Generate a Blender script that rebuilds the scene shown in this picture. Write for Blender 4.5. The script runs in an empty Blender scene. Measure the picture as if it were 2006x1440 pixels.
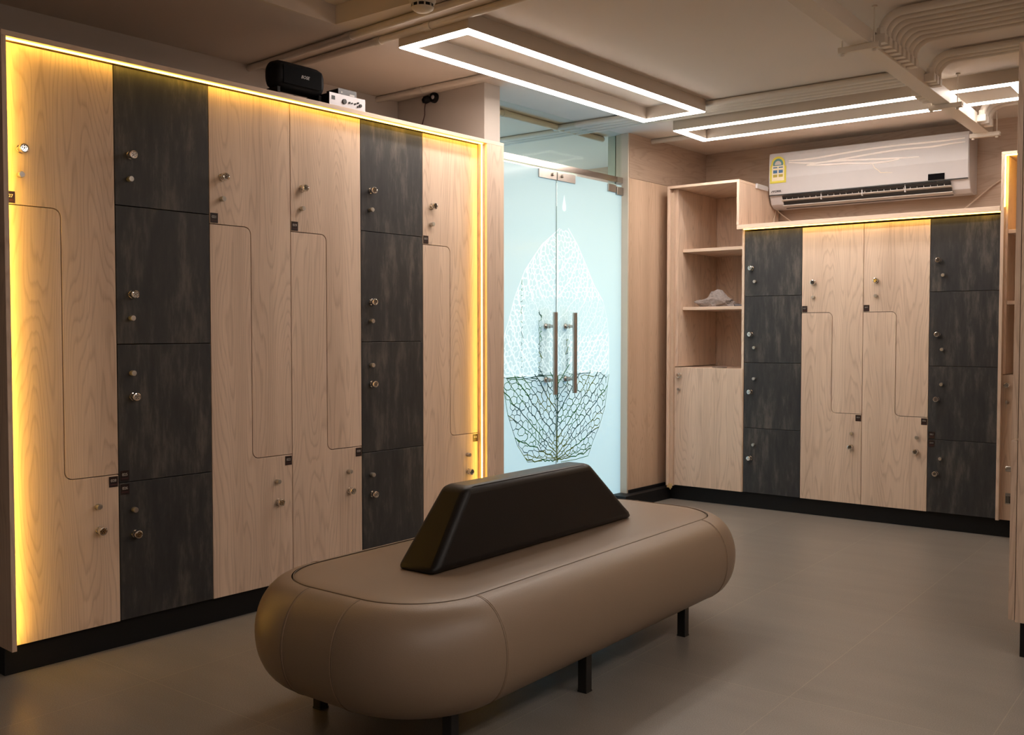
import bpy, bmesh, math, random
from mathutils import Vector, Matrix
random.seed(7)
SC = bpy.context.scene
COL = SC.collection
PI = math.pi

# ------------------------------------------------------------------ camera, world, exposure
cam_d = bpy.data.cameras.new('camera'); cam = bpy.data.objects.new('camera', cam_d); COL.objects.link(cam)
cam_d.sensor_width = 36.0; cam_d.sensor_fit = 'HORIZONTAL'; cam_d.lens = 1897.7 / 2006 * 36.0
cam_d.clip_start = 0.05
cam.location = (0, 0, 1.2)
cam.rotation_euler = (math.radians(90 - 2.034), 0, math.radians(37.576))
SC.camera = cam
w = bpy.data.worlds.new('world'); SC.world = w; w.use_nodes = True
w.node_tree.nodes['Background'].inputs[0].default_value = (0.05, 0.045, 0.04, 1)
w.node_tree.nodes['Background'].inputs[1].default_value = 0.3
SC.view_settings.view_transform = 'Standard'; SC.view_settings.look = 'None'
SC.view_settings.exposure = 0.0; SC.view_settings.gamma = 1.0
SC.view_settings.use_curve_mapping = False
try:
    SC.cycles.use_denoising = True
    SC.cycles.max_bounces = 8; SC.cycles.diffuse_bounces = 5; SC.cycles.glossy_bounces = 4
    SC.cycles.transmission_bounces = 6; SC.cycles.transparent_max_bounces = 12
    SC.cycles.sample_clamp_indirect = 6.0
    SC.cycles.caustics_reflective = False; SC.cycles.caustics_refractive = False
except Exception:
    pass
BAR_L = 34.0          # ceiling bar fixtures
BAR_C = (1.0, 0.885, 0.80)
STRIP_C = (1.0, 0.57, 0.070)
NEXT_L = 13.5         # cool ceiling panels of the room behind the glass door

# ------------------------------------------------------------------ materials
def new_mat(name):
    m = bpy.data.materials.new(name); m.use_nodes = True
    nt = m.node_tree; b = nt.nodes['Principled BSDF']
    return m, nt, b
def N(nt, t, **k):
    n = nt.nodes.new(t)
    for a, v in k.items(): setattr(n, a, v)
    return n
def plain(name, c, rough=0.5, metal=0.0, spec=0.5, noise=0.0, nscale=8.0, bump=0.0, bscale=200.0, coat=0.0):
    m, nt, b = new_mat(name)
    b.inputs['Base Color'].default_value = (*c, 1); b.inputs['Roughness'].default_value = rough
    b.inputs['Metallic'].default_value = metal; b.inputs['Specular IOR Level'].default_value = spec
    b.inputs['Coat Weight'].default_value = coat
    tc = N(nt, 'ShaderNodeTexCoord')
    nz = N(nt, 'ShaderNodeTexNoise'); nz.inputs['Scale'].default_value = nscale; nz.inputs['Detail'].default_value = 5
    nt.links.new(tc.outputs['Object'], nz.inputs['Vector'])
    mx = N(nt, 'ShaderNodeMix', data_type='RGBA')
    k = noise if noise else 0.03
    mx.inputs['A'].default_value = (*[max(0, x * (1 - k)) for x in c], 1)
    mx.inputs['B'].default_value = (*[min(1, x * (1 + k)) for x in c], 1)
    nt.links.new(nz.outputs['Fac'], mx.inputs['Factor']); nt.links.new(mx.outputs['Result'], b.inputs['Base Color'])
    if bump:
        n2 = N(nt, 'ShaderNodeTexNoise'); n2.inputs['Scale'].default_value = bscale; n2.inputs['Detail'].default_value = 3
        nt.links.new(tc.outputs['Object'], n2.inputs['Vector'])
        bp = N(nt, 'ShaderNodeBump'); bp.inputs['Strength'].default_value = bump; bp.inputs['Distance'].default_value = 0.002
        nt.links.new(n2.outputs['Fac'], bp.inputs['Height']); nt.links.new(bp.outputs['Normal'], b.inputs['Normal'])
    return m
def emit(name, c, s):
    m = bpy.data.materials.new(name); m.use_nodes = True; nt = m.node_tree
    nt.nodes.clear(); o = N(nt, 'ShaderNodeOutputMaterial'); e = N(nt, 'ShaderNodeEmission')
    e.inputs[0].default_value = (*c, 1); e.inputs[1].default_value = s
    nt.links.new(e.outputs[0], o.inputs[0]); return m
def wood(name, light, dark, horizontal=False, rough=0.42):
    """pale oak laminate: contour-line cathedral figure, fine fibre, slow plank tone"""
    m, nt, b = new_mat(name)
    L = nt.links.new
    tc = N(nt, 'ShaderNodeTexCoord'); sep = N(nt, 'ShaderNodeSeparateXYZ'); L(tc.outputs['Object'], sep.inputs[0])
    add = N(nt, 'ShaderNodeMath', operation='ADD'); L(sep.outputs[0], add.inputs[0]); L(sep.outputs[1], add.inputs[1])
    oi = N(nt, 'ShaderNodeObjectInfo'); rnd = N(nt, 'ShaderNodeMath', operation='MULTIPLY'); L(oi.outputs['Random'], rnd.inputs[0]); rnd.inputs[1].default_value = 37.0
    h, z = (add.outputs[0], sep.outputs[2]) if not horizontal else (sep.outputs[2], add.outputs[0])
    def vec(sh, sz, off):
        a = N(nt, 'ShaderNodeMath', operation='MULTIPLY'); L(h, a.inputs[0]); a.inputs[1].default_value = sh
        c = N(nt, 'ShaderNodeMath', operation='MULTIPLY'); L(z, c.inputs[0]); c.inputs[1].default_value = sz
        d = N(nt, 'ShaderNodeMath', operation='ADD'); L(rnd.outputs[0], d.inputs[0]); d.inputs[1].default_value = off
        v = N(nt, 'ShaderNodeCombineXYZ'); L(a.outputs[0], v.inputs[0]); L(c.outputs[0], v.inputs[1]); L(d.outputs[0], v.inputs[2])
        return v.outputs[0]
    n1 = N(nt, 'ShaderNodeTexNoise'); n1.inputs['Scale'].default_value = 1; n1.inputs['Detail'].default_value = 1.5; n1.inputs['Roughness'].default_value = .45
    L(vec(6.5, .62, 0), n1.inputs['Vector'])
    wob = N(nt, 'ShaderNodeTexNoise'); wob.inputs['Scale'].default_value = 1; wob.inputs['Detail'].default_value = 3
    L(vec(55, 4, 5), wob.inputs['Vector'])
    ws = N(nt, 'ShaderNodeMath', operation='MULTIPLY'); L(wob.outputs['Fac'], ws.inputs[0]); ws.inputs[1].default_value = .022
    sm = N(nt, 'ShaderNodeMath', operation='ADD'); L(n1.outputs['Fac'], sm.inputs[0]); L(ws.outputs[0], sm.inputs[1])
    ml = N(nt, 'ShaderNodeMath', operation='MULTIPLY'); L(sm.outputs[0], ml.inputs[0]); ml.inputs[1].default_value = 32
    fr = N(nt, 'ShaderNodeMath', operation='FRACT'); L(ml.outputs[0], fr.inputs[0])
    cr = N(nt, 'ShaderNodeValToRGB'); L(fr.outputs[0], cr.inputs[0])
    e = cr.color_ramp.elements; e[0].position = 0; e[0].color = (.05, .05, .05, 1); e[1].position = 1; e[1].color = (.0, .0, .0, 1)
    for p, v in ((.55, .12), (.82, .95), (.93, .25)):
        q = cr.color_ramp.elements.new(p); q.color = (v, v, v, 1)
    fi = N(nt, 'ShaderNodeTexNoise'); fi.inputs['Scale'].default_value = 1; fi.inputs['Detail'].default_value = 4
    L(vec(330, 7, 11), fi.inputs['Vector'])
    pl = N(nt, 'ShaderNodeTexNoise'); pl.inputs['Scale'].default_value = 1; pl.inputs['Detail'].default_value = 2
    L(vec(9, .35, 21), pl.inputs['Vector'])
    # factor = .33*lines + .35*(fibre-.5) + .9*(plank-.5) + .35
    def mul(a, k):
        q = N(nt, 'ShaderNodeMath', operation='MULTIPLY'); L(a, q.inputs[0]); q.inputs[1].default_value = k; return q.outputs[0]
    def ad(a, c, k=None):
        q = N(nt, 'ShaderNodeMath', operation='ADD'); L(a, q.inputs[0])
        if k is None: L(c, q.inputs[1])
        else: q.inputs[1].default_value = k
        return q.outputs[0]
    f = ad(ad(ad(mul(cr.outputs[0], .42), mul(fi.outputs['Fac'], .75)), mul(pl.outputs['Fac'], 1.2)), None, -.75)
    cl = N(nt, 'ShaderNodeClamp'); L(f, cl.inputs[0])
    mx = N(nt, 'ShaderNodeMix', data_type='RGBA'); mx.inputs['A'].default_value = (*light, 1); mx.inputs['B'].default_value = (*dark, 1)
    L(cl.outputs[0], mx.inputs['Factor']); L(mx.outputs['Result'], b.inputs['Base Color'])
    b.inputs['Roughness'].default_value = rough; b.inputs['Specular IOR Level'].default_value = .45
    bp = N(nt, 'ShaderNodeBump'); bp.inputs['Strength'].default_value = .12; bp.inputs['Distance'].default_value = .001
    L(fi.outputs['Fac'], bp.inputs['Height']); L(bp.outputs['Normal'], b.inputs['Normal'])
    return m
def slate(name):
    """charcoal stone-look laminate with vertical cloudy smears"""
    m, nt, b = new_mat(name); L = nt.links.new
    tc = N(nt, 'ShaderNodeTexCoord'); oi = N(nt, 'ShaderNodeObjectInfo')
    rnd = N(nt, 'ShaderNodeMath', operation='MULTIPLY'); L(oi.outputs['Random'], rnd.inputs[0]); rnd.inputs[1].default_value = 23
    sp = N(nt, 'ShaderNodeSeparateXYZ'); L(tc.outputs['Object'], sp.inputs[0])
    ad = N(nt, 'ShaderNodeMath', operation='ADD'); L(sp.outputs[0], ad.inputs[0]); L(sp.outputs[1], ad.inputs[1])
    cb = N(nt, 'ShaderNodeCombineXYZ'); L(ad.outputs[0], cb.inputs[0]); L(sp.outputs[2], cb.inputs[1]); L(rnd.outputs[0], cb.inputs[2])
    def nz(sx, sy, det, rough=.6):
        mp = N(nt, 'ShaderNodeMapping'); mp.inputs['Scale'].default_value = (sx, sy, 1); L(cb.outputs[0], mp.inputs[0])
        n = N(nt, 'ShaderNodeTexNoise'); n.inputs['Scale'].default_value = 1; n.inputs['Detail'].default_value = det; n.inputs['Roughness'].default_value = rough
        L(mp.outputs[0], n.inputs['Vector']); return n.outputs['Fac']
    a = nz(9, 2.2, 6, .65); c = nz(30, 5, 5, .7)
    mu = N(nt, 'ShaderNodeMath', operation='MULTIPLY'); L(a, mu.inputs[0]); L(c, mu.inputs[1])
    cr = N(nt, 'ShaderNodeValToRGB'); L(mu.outputs[0], cr.inputs[0])
    e = cr.color_ramp.elements; e[0].position = .14; e[0].color = (.026, .027, .031, 1); e[1].position = .46; e[1].color = (.13, .115, .10, 1)
    q = cr.color_ramp.elements.new(.25); q.color = (.039, .039, .041, 1)
    q = cr.color_ramp.elements.new(.33); q.color = (.076, .071, .067, 1)
    L(cr.outputs[0], b.inputs['Base Color']); b.inputs['Roughness'].default_value = .5; b.inputs['Specular IOR Level'].default_value = .4
    return m
def floor_mat():
    m, nt, b = new_mat('stone_tile'); L = nt.links.new
    tc = N(nt, 'ShaderNodeTexCoord')
    mp = N(nt, 'ShaderNodeMapping'); mp.inputs['Location'].default_value = (0, -0.66, 0); L(tc.outputs['Object'], mp.inputs[0])
    br = N(nt, 'ShaderNodeTexBrick'); br.offset = 0; br.squash = 1
    br.inputs['Scale'].default_value = 1; br.inputs['Brick Width'].default_value = .6; br.inputs['Row Height'].default_value = 1.2
    br.inputs['Mortar Size'].default_value = .0016; br.inputs['Mortar Smooth'].default_value = .1
    br.inputs['Color1'].default_value = (.95, .95, .95, 1); br.inputs['Color2'].default_value = (1.05, 1.05, 1.05, 1); br.inputs['Mortar'].default_value = (1.35, 1.3, 1.22, 1)
    L(mp.outputs[0], br.inputs['Vector'])
    n1 = N(nt, 'ShaderNodeTexNoise'); n1.inputs['Scale'].default_value = 260; n1.inputs['Detail'].default_value = 3; L(tc.outputs['Object'], n1.inputs['Vector'])
    m2 = N(nt, 'ShaderNodeMapping'); m2.inputs['Scale'].default_value = (2.2, 9, 1); L(tc.outputs['Object'], m2.inputs[0])
    n2 = N(nt, 'ShaderNodeTexNoise'); n2.inputs['Scale'].default_value = 1; n2.inputs['Detail'].default_value = 6; L(m2.outputs[0], n2.inputs['Vector'])
    cr = N(nt, 'ShaderNodeValToRGB'); L(n2.outputs['Fac'], cr.inputs[0])
    cr.color_ramp.elements[0].position = .3; cr.color_ramp.elements[0].color = (.197, .175, .151, 1)
    cr.color_ramp.elements[1].position = .7; cr.color_ramp.elements[1].color = (.226, .199, .172, 1)
    c2 = N(nt, 'ShaderNodeValToRGB'); L(n1.outputs['Fac'], c2.inputs[0])
    c2.color_ramp.elements[0].position = .3; c2.color_ramp.elements[0].color = (.76, .76, .76, 1)
    c2.color_ramp.elements[1].position = .7; c2.color_ramp.elements[1].color = (1.20, 1.20, 1.20, 1)
    a = N(nt, 'ShaderNodeMix', data_type='RGBA', blend_type='MULTIPLY'); a.inputs['Factor'].default_value = 1; L(cr.outputs[0], a.inputs['A']); L(c2.outputs[0], a.inputs['B'])
    a2 = N(nt, 'ShaderNodeMix', data_type='RGBA', blend_type='MULTIPLY'); a2.inputs['Factor'].default_value = 1; L(a.outputs['Result'], a2.inputs['A']); L(br.outputs['Color'], a2.inputs['B'])
    L(a2.outputs['Result'], b.inputs['Base Color']); b.inputs['Roughness'].default_value = .36; b.inputs['Specular IOR Level'].default_value = .5
    bp = N(nt, 'ShaderNodeBump'); bp.inputs['Strength'].default_value = .25; bp.inputs['Distance'].default_value = .001
    L(n1.outputs['Fac'], bp.inputs['Height']); L(bp.outputs['Normal'], b.inputs['Normal'])
    return m
def glass_clear(name, tint=(.93, .95, .89)):
    m = bpy.data.materials.new(name); m.use_nodes = True; nt = m.node_tree; nt.nodes.clear()
    o = N(nt, 'ShaderNodeOutputMaterial'); t = N(nt, 'ShaderNodeBsdfTransparent'); g = N(nt, 'ShaderNodeBsdfGlossy'); g.inputs['Roughness'].default_value = .02
    t.inputs[0].default_value = (*tint, 1); mx = N(nt, 'ShaderNodeMixShader'); lw = N(nt, 'ShaderNodeLayerWeight'); lw.inputs[0].default_value = .5; pw = N(nt, 'ShaderNodeMath', operation='POWER'); nt.links.new(lw.outputs['Facing'], pw.inputs[0]); pw.inputs[1].default_value = 4; fr = N(nt, 'ShaderNodeMath', operation='MULTIPLY_ADD'); nt.links.new(pw.outputs[0], fr.inputs[0]); fr.inputs[1].default_value = .03; fr.inputs[2].default_value = .001
    nt.links.new(fr.outputs[0], mx.inputs[0]); nt.links.new(t.outputs[0], mx.inputs[1]); nt.links.new(g.outputs[0], mx.inputs[2]); nt.links.new(mx.outputs[0], o.inputs[0])
    return m
def film(name, c, trans=.8, diff=(.6, .66, .66)):
    """light-diffusing frosted film"""
    m = bpy.data.materials.new(name); m.use_nodes = True; nt = m.node_tree; nt.nodes.clear()
    o = N(nt, 'ShaderNodeOutputMaterial'); t = N(nt, 'ShaderNodeBsdfTranslucent'); d = N(nt, 'ShaderNodeBsdfDiffuse'); g = N(nt, 'ShaderNodeBsdfGlossy')
    t.inputs[0].default_value = (*c, 1); d.inputs[0].default_value = (*diff, 1); g.inputs['Roughness'].default_value = .12
    a = N(nt, 'ShaderNodeMixShader'); a.inputs[0].default_value = trans; b = N(nt, 'ShaderNodeMixShader'); b.inputs[0].default_value = .05
    L = nt.links.new
    at = N(nt, 'ShaderNodeAttribute'); at.attribute_name = 'clear'; mc = N(nt, 'ShaderNodeMix', data_type='RGBA')   # clear gaps cut in the film
    mc.inputs['A'].default_value = (*c, 1); mc.inputs['B'].default_value = (1, 1, 1, 1); L(at.outputs['Fac'], mc.inputs['Factor']); L(mc.outputs['Result'], t.inputs[0])
    L(d.outputs[0], a.inputs[1]); L(t.outputs[0], a.inputs[2]); L(a.outputs[0], b.inputs[1]); L(g.outputs[0], b.inputs[2]); L(b.outputs[0], o.inputs[0])
    return m

M_WOOD = wood('pale_oak_laminate', (.79, .615, .482), (.475, .340, .252))
M_WOODH = wood('pale_oak_laminate_along', (.79, .615, .482), (.58, .43, .33), horizontal=True)
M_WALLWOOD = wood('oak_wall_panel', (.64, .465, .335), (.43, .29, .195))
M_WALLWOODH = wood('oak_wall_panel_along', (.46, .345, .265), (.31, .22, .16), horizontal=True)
M_EDGE = plain('oak_edge_band', (.60, .45, .34), .45, noise=.06, nscale=30)
M_SLATE = slate('charcoal_slate_laminate')
M_DARKIN = plain('carcass_gap_shade', (.05, .03, .02), .8)  # carcass coloured dark so the shade in the door gaps is painted in
M_BLACK = plain('black_plinth_board', (.006, .006, .007), .55, spec=.3)
M_PAINT = plain('warm_wall_paint', (.49, .44, .395), .8, noise=.04, nscale=3, bump=.05)
M_CEIL = plain('ceiling_paint', (.68, .60, .53), .85, noise=.03, nscale=2, bump=.05)
M_PVC = plain('painted_conduit', (.66, .59, .51), .5)
M_STEEL = plain('brushed_steel', (.50, .46, .42), .28, metal=1.0, noise=.12, nscale=20)
M_CHROME = plain('chrome', (.80, .77, .73), .06, metal=1.0)
M_SATIN = plain('satin_nickel', (.52, .49, .45), .33, metal=.85)
M_KEYHOLE = plain('dark_slot', (.01, .01, .01), .4)
M_LEATHER = plain('taupe_leatherette', (.245, .176, .122), .40, spec=.5, noise=.05, nscale=5, bump=.25, bscale=420)
M_SEAM = plain('seam_shadow', (.155, .108, .072), .6)
M_STITCH = plain('tan_stitching', (.29, .20, .135), .6)
M_BLEATHER = plain('black_leatherette', (.007, .0055, .005), .42, spec=.3, noise=.1, bump=.2, bscale=420)
M_BMETAL = plain('black_metal', (.008, .008, .008), .4)
M_WPLASTIC = plain('white_plastic', (.56, .55, .565), .30, spec=.4)
M_GPLASTIC = plain('grey_plastic', (.52, .49, .47), .35)
M_SPK = plain('black_speaker_plastic', (.004, .004, .005), .6, spec=.2, noise=.2, nscale=100)
M_SILVER = plain('silver_faceplate', (.50, .48, .50), .4, metal=.3)
M_PLATE = plain('dark_number_plate', (.018, .008, .008), .35)
M_PLATERED = plain('dull_red_line', (.07, .02, .025), .5)
M_INK = plain('pale_ink', (.55, .52, .50), .5)
M_DKINK = plain('dark_ink', (.02, .02, .025), .5)
M_CORD = plain('cream_cord', (.62, .50, .40), .5)
M_WIRE = plain('dark_red_wire', (.05, .012, .01), .5)
M_CLOTH = plain('grey_wrap', (.30, .26, .25), .5, noise=.35, nscale=60, bump=.6, bscale=90)
M_YEL = plain('yellow_label', (.70, .62, .06), .5)
M_CREAM = plain('cream_label', (.80, .74, .55), .5)
M_BLU = plain('blue_label', (.05, .16, .33), .5)
M_TEAL = plain('teal_label', (.10, .26, .26), .5)
M_OLIVE = plain('olive_label', (.42, .34, .03), .5)
M_STRIP = emit('warm_led_strip', STRIP_C, 15.0)
M_STRIPV = emit('warm_led_strip_side', STRIP_C, 27.0)
M_STRIPC = emit('warm_led_strip_cabinet', STRIP_C, 60.0)
M_STRIPL = emit('warm_led_strip_left', STRIP_C, 44.0)
M_BAR = emit('bar_lamp_diffuser', BAR_C, BAR_L)
M_PANELLAMP = emit('cool_panel_lamp', (1.0, 1.0, .93), NEXT_L)
M_FILM = film('frosted_film', (.66, .71, .725), trans=.86)
M_VEING = plain('green_vein', (.03, .20, .055), .5)
M_VEINT = plain('teal_vein', (.03, .12, .11), .5)
M_VEINO = plain('olive_vein', (.13, .21, .03), .5)
M_GLASS = glass_clear('transom_glass')
M_GEDGE = plain('glass_edge', (.22, .34, .32), .2)
M_CORD2 = M_CORD
M_FLOOR = floor_mat()
M_NEXT = plain('next_room_paint', (.52, .54, .46), .8)

# ------------------------------------------------------------------ helpers
BASE = {}
class MB:
    def __init__(s): s.v = []; s.f = []; s.m = []; s.sm = []
    def add(s, vs, fs, m=0, smooth=False):
        o = len(s.v); s.v += [tuple(v) for v in vs]
        for f in fs: s.f.append([i + o for i in f]); s.m.append(m); s.sm.append(smooth)
        return s
    def box(s, x0, x1, y0, y1, z0, z1, m=0):
        x0, x1 = min(x0, x1), max(x0, x1); y0, y1 = min(y0, y1), max(y0, y1); z0, z1 = min(z0, z1), max(z0, z1)
        v = [(x, y, z) for z in (z0, z1) for y in (y0, y1) for x in (x0, x1)]
        return s.add(v, [(0, 2, 3, 1), (4, 5, 7, 6), (0, 1, 5, 4), (2, 6, 7, 3), (0, 4, 6, 2), (1, 3, 7, 5)], m)
    def prism(s, poly, to3, d0, d1, m=0):
        """poly: 2-D points, to3(a, b, d) -> 3-D"""
        n = len(poly)
        v = [to3(a, b, d0) for a, b in poly] + [to3(a, b, d1) for a, b in poly]
        f = [list(range(n))[::-1], [i + n for i in range(n)]] + [(i, (i + 1) % n, (i + 1) % n + n, i + n) for i in range(n)]
        return s.add(v, f, m)
    def tube(s, pts, r, n=10, m=0, cap=True, r2=None):
        P = [Vector(p) for p in pts]; rings = []
        up = None
        for i, p in enumerate(P):
            t = (P[min(i + 1, len(P) - 1)] - P[max(i - 1, 0)]).normalized()
            if up is None:
                a = Vector((0, 0, 1)) if abs(t.z) < .9 else Vector((1, 0, 0)); up = (a - t * a.dot(t)).normalized()
            else: up = (up - t * up.dot(t)).normalized()
            q = t.cross(up); rr = r[i] if isinstance(r, (list, tuple)) else r
            rings.append([p + (up * math.cos(2 * PI * k / n) + q * math.sin(2 * PI * k / n)) * rr for k in range(n)])
        v = [x for g in rings for x in g]; f = []
        for i in range(len(P) - 1):
            for k in range(n): f.append((i * n + k, i * n + (k + 1) % n, (i + 1) * n + (k + 1) % n, (i + 1) * n + k))
        s.add(v, f, m, True)
        if cap: s.add(rings[0], [list(range(n))[::-1]], m); s.add(rings[-1], [list(range(n))], m)
        return s
    def lathe(s, prof, c, ax, n=24, m=0):
        """prof: (radius, height) pairs along axis ax from centre c"""
        c = Vector(c); ax = Vector(ax).normalized(); a = Vector((0, 0, 1)) if abs(ax.z) < .9 else Vector((1, 0, 0))
        u = (a - ax * a.dot(ax)).normalized(); q = ax.cross(u); v = []; f = []
        for r, h in prof:
            for k in range(n): v.append(c + ax * h + (u * math.cos(2 * PI * k / n) + q * math.sin(2 * PI * k / n)) * max(r, 1e-5))
        for i in range(len(prof) - 1):
            for k in range(n): f.append((i * n + k, i * n + (k + 1) % n, (i + 1) * n + (k + 1) % n, (i + 1) * n + k))
        return s.add(v, f, m, True)
    def build(s, name, mats, parent=None, bevel=0, base=None, seg=2, sharp=40):
        b = base if base is not None else (BASE.get(parent.name, (0, 0, 0)) if parent else (0, 0, 0))
        me = bpy.data.meshes.new(name)
        me.from_pydata([(x - b[0], y - b[1], z - b[2]) for x, y, z in s.v], [], s.f); me.update()
        for m in (mats if isinstance(mats, (list, tuple)) else [mats]): me.materials.append(m)
        for p, mi, sm in zip(me.polygons, s.m, s.sm): p.material_index = mi; p.use_smooth = sm
        bm = bmesh.new(); bm.from_mesh(me); bmesh.ops.remove_doubles(bm, verts=bm.verts, dist=1e-6); bmesh.ops.recalc_face_normals(bm, faces=bm.faces)
        for e in bm.edges:
            if len(e.link_faces) == 2 and e.calc_face_angle(0) > math.radians(sharp): e.smooth = False
        bm.to_mesh(me); bm.free()
        o = bpy.data.objects.new(name, me); COL.objects.link(o)
        if parent: o.parent = parent; BASE[o.name] = b
        if bevel:
            md = o.modifiers.new('bevel', 'BEVEL'); md.width = bevel; md.segments = seg; md.limit_method = 'ANGLE'; md.angle_limit = math.radians(40)
        return o
TH = math.radians(-2.75)
LX = Vector((math.cos(TH), math.sin(TH), 0)); LY = Vector((-math.sin(TH), math.cos(TH), 0))
def LF(u, v, z): return LX * u + LY * v + Vector((0, 0, z))
def tag(o, label=None, cat=None, group=None, kind=None):
    if label: o['label'] = label
    if cat: o['category'] = cat
    if group: o['group'] = group
    if kind: o['kind'] = kind
    return o
def thing(name, label, cat, base, left=False, group=None, kind=None):
    """Empty at the thing's base; its parts are written in the frame's own coordinates"""
    o = bpy.data.objects.new(name, None); COL.objects.link(o); o.empty_display_size = .1
    o.location = LF(*base) if left else Vector(base)
    if left: o.rotation_euler = (0, 0, TH)
    BASE[o.name] = tuple(base)
    return tag(o, label, cat, group, kind)
def single(mb, name, mats, label, cat, left=False, group=None, kind=None, bevel=0, base=(0, 0, 0)):
    o = mb.build(name, mats, None, bevel, base=base)
    o.location = LF(*base) if left else Vector(base)
    if left: o.rotation_euler = (0, 0, TH)
    return tag(o, label, cat, group, kind)
def put(src, name, parent, loc, rz=0.0, label=None):
    """a linked copy of a small fitting, placed on its parent at frame coordinates loc"""
    o = src.copy(); o.name = name; COL.objects.link(o); o.parent = parent
    b = BASE[parent.name]; o.location = (loc[0] - b[0], loc[1] - b[1], loc[2] - b[2]); o.rotation_euler = (0, 0, rz); o.hide_render = False
    BASE[o.name] = (0, 0, 0)
    if label: o['label'] = label
    return o
def arc(cx, cy, r, a0, a1, n=8):
    return [(cx + r * math.cos(math.radians(a0 + (a1 - a0) * k / n)), cy + r * math.sin(math.radians(a0 + (a1 - a0) * k / n))) for k in range(n + 1)]
def text_geo(s, size, shear=0.0, ext=.0004):
    cu = bpy.data.curves.new('t', 'FONT'); cu.body = s; cu.size = size; cu.extrude = ext; cu.align_x = 'CENTER'; cu.align_y = 'CENTER'; cu.shear = shear
    cu.resolution_u = 3
    o = bpy.data.objects.new('t', cu); COL.objects.link(o)
    dg = bpy.context.evaluated_depsgraph_get(); me = bpy.data.meshes.new_from_object(o.evaluated_get(dg))
    vs = [tuple(v.co) for v in me.vertices]; fs = [list(p.vertices) for p in me.polygons]
    bpy.data.objects.remove(o); bpy.data.curves.remove(cu); bpy.data.meshes.remove(me)
    return vs, fs
def add_text(mb, s, size, c, right, out, m=0, shear=0.0, sx=1.0, bold=0):
    vs, fs = text_geo(s, size, shear, .0004)
    c = Vector(c); right = Vector(right); out = Vector(out); up = out.cross(right)
    offs = [(0, 0)] if not bold else [(-bold, 0), (bold, 0), (0, 0)]
    for ox, oy in offs:
        mb.add([c + right * (x * sx + ox) + up * (y + oy) + out * z for x, y, z in vs], fs, m)

# ------------------------------------------------------------------ small fittings (built once, copied)
# local frame of a fitting: +x points out of the door
def proto(mb, name, mats):
    o = mb.build(name, mats, None, 0, base=(0, 0, 0)); COL.objects.unlink(o); return o
mb = MB()
mb.lathe([(0, 0), (.0150, 0), (.0150, .003), (.0105, .004), (.0105, .013), (.0135, .014), (.0168, .018), (.0170, .027), (.0150, .031), (.0118, .0318), (.0112, .0298), (0, .0298)], (0, 0, 0), (1, 0, 0), 28)
for k in range(5):
    a = 2 * PI * k / 5 + PI / 2; r = .0068 if k else .0085
    mb.lathe([(0, .0300), (.0019, .0300), (.0016, .0306), (0, .0306)], (0, r * math.cos(a), r * math.sin(a)), (1, 0, 0), 8, 1)
mb.box(.0299, .0304, -.0012, .0012, -.003, .003, 1)
P_LOCK = proto(mb, 'cam_lock', [M_CHROME, M_KEYHOLE])
mb = MB(); mb.lathe([(0, 0), (.0085, 0), (.0085, .004), (.0098, .005), (.0104, .008), (.0104, .0225), (.0096, .0240), (0, .0243)], (0, 0, 0), (1, 0, 0), 22)
P_KNOB = proto(mb, 'knob', [M_SATIN])
mb = MB(); mb.lathe([(0, 0), (.0080, 0), (.0080, .016), (.0070, .018), (.003, .018), (0, .017)], (0, 0, 0), (1, 0, 0), 18)
mb.box(.016, .026, -.0012, .0012, -.004, .012, 0)
mb.lathe([(0, -.0011), (.0085, -.0011), (.0085, .0011), (0, .0011)], (.033, 0, .004), (0, 1, 0), 14)
mb.box(.0285, .0310, -.001, .001, -.034, -.004, 0)
P_KEY = proto(mb, 'keyed_lock', [M_SATIN])

DG = .0016   # half gap between doors
def number_plate(door, s, z0, face, txt, frame):
    """frame 'L': face is u, s is v;  frame 'B': face is y, s is x"""
    W, H = .035, .040
    m = MB()
    if frame == 'L':
        m.box(face, face + .0012, s, s + W, z0, z0 + H, 0)
        m.box(face + .0012, face + .0015, s + .004, s + W - .004, z0 + .008, z0 + .011, 1)
        add_text(m, txt, .0155, (face + .0013, s + W / 2, z0 + H * .60), (0, 1, 0), (1, 0, 0), 2, sx=.95, bold=.0004)
    else:
        m.box(s, s + W, face - .0012, face, z0, z0 + H, 0)
        m.box(s + .004, s + W - .004, face - .0015, face - .0012, z0 + .008, z0 + .011, 1)
        add_text(m, txt, .0155, (s + W / 2, face - .0013, z0 + H * .60), (1, 0, 0), (0, -1, 0), 2, sx=.95, bold=.0004)
    m.build('number_plate', [M_PLATE, M_PLATERED, M_INK], door)
def zpoly(a, b, zb, zt, vx, z1, z2, r):
    g = DG
    up = [(a + g, zt - g), (a + g, z1 + g)] + arc(vx - r, z1 - r, r + g, 90, 0) + arc(vx + r, z2 + r, r - g, 180, 270) + [(b - g, z2 + g), (b - g, zt - g)]
    lo = [(a + g, zb), (b - g, zb), (b - g, z2 - g)] + arc(vx + r, z2 + r, r + g, 270, 180) + arc(vx - r, z1 - r, r - g, 0, 90) + [(a + g, z1 - g)]
    return up, lo
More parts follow.
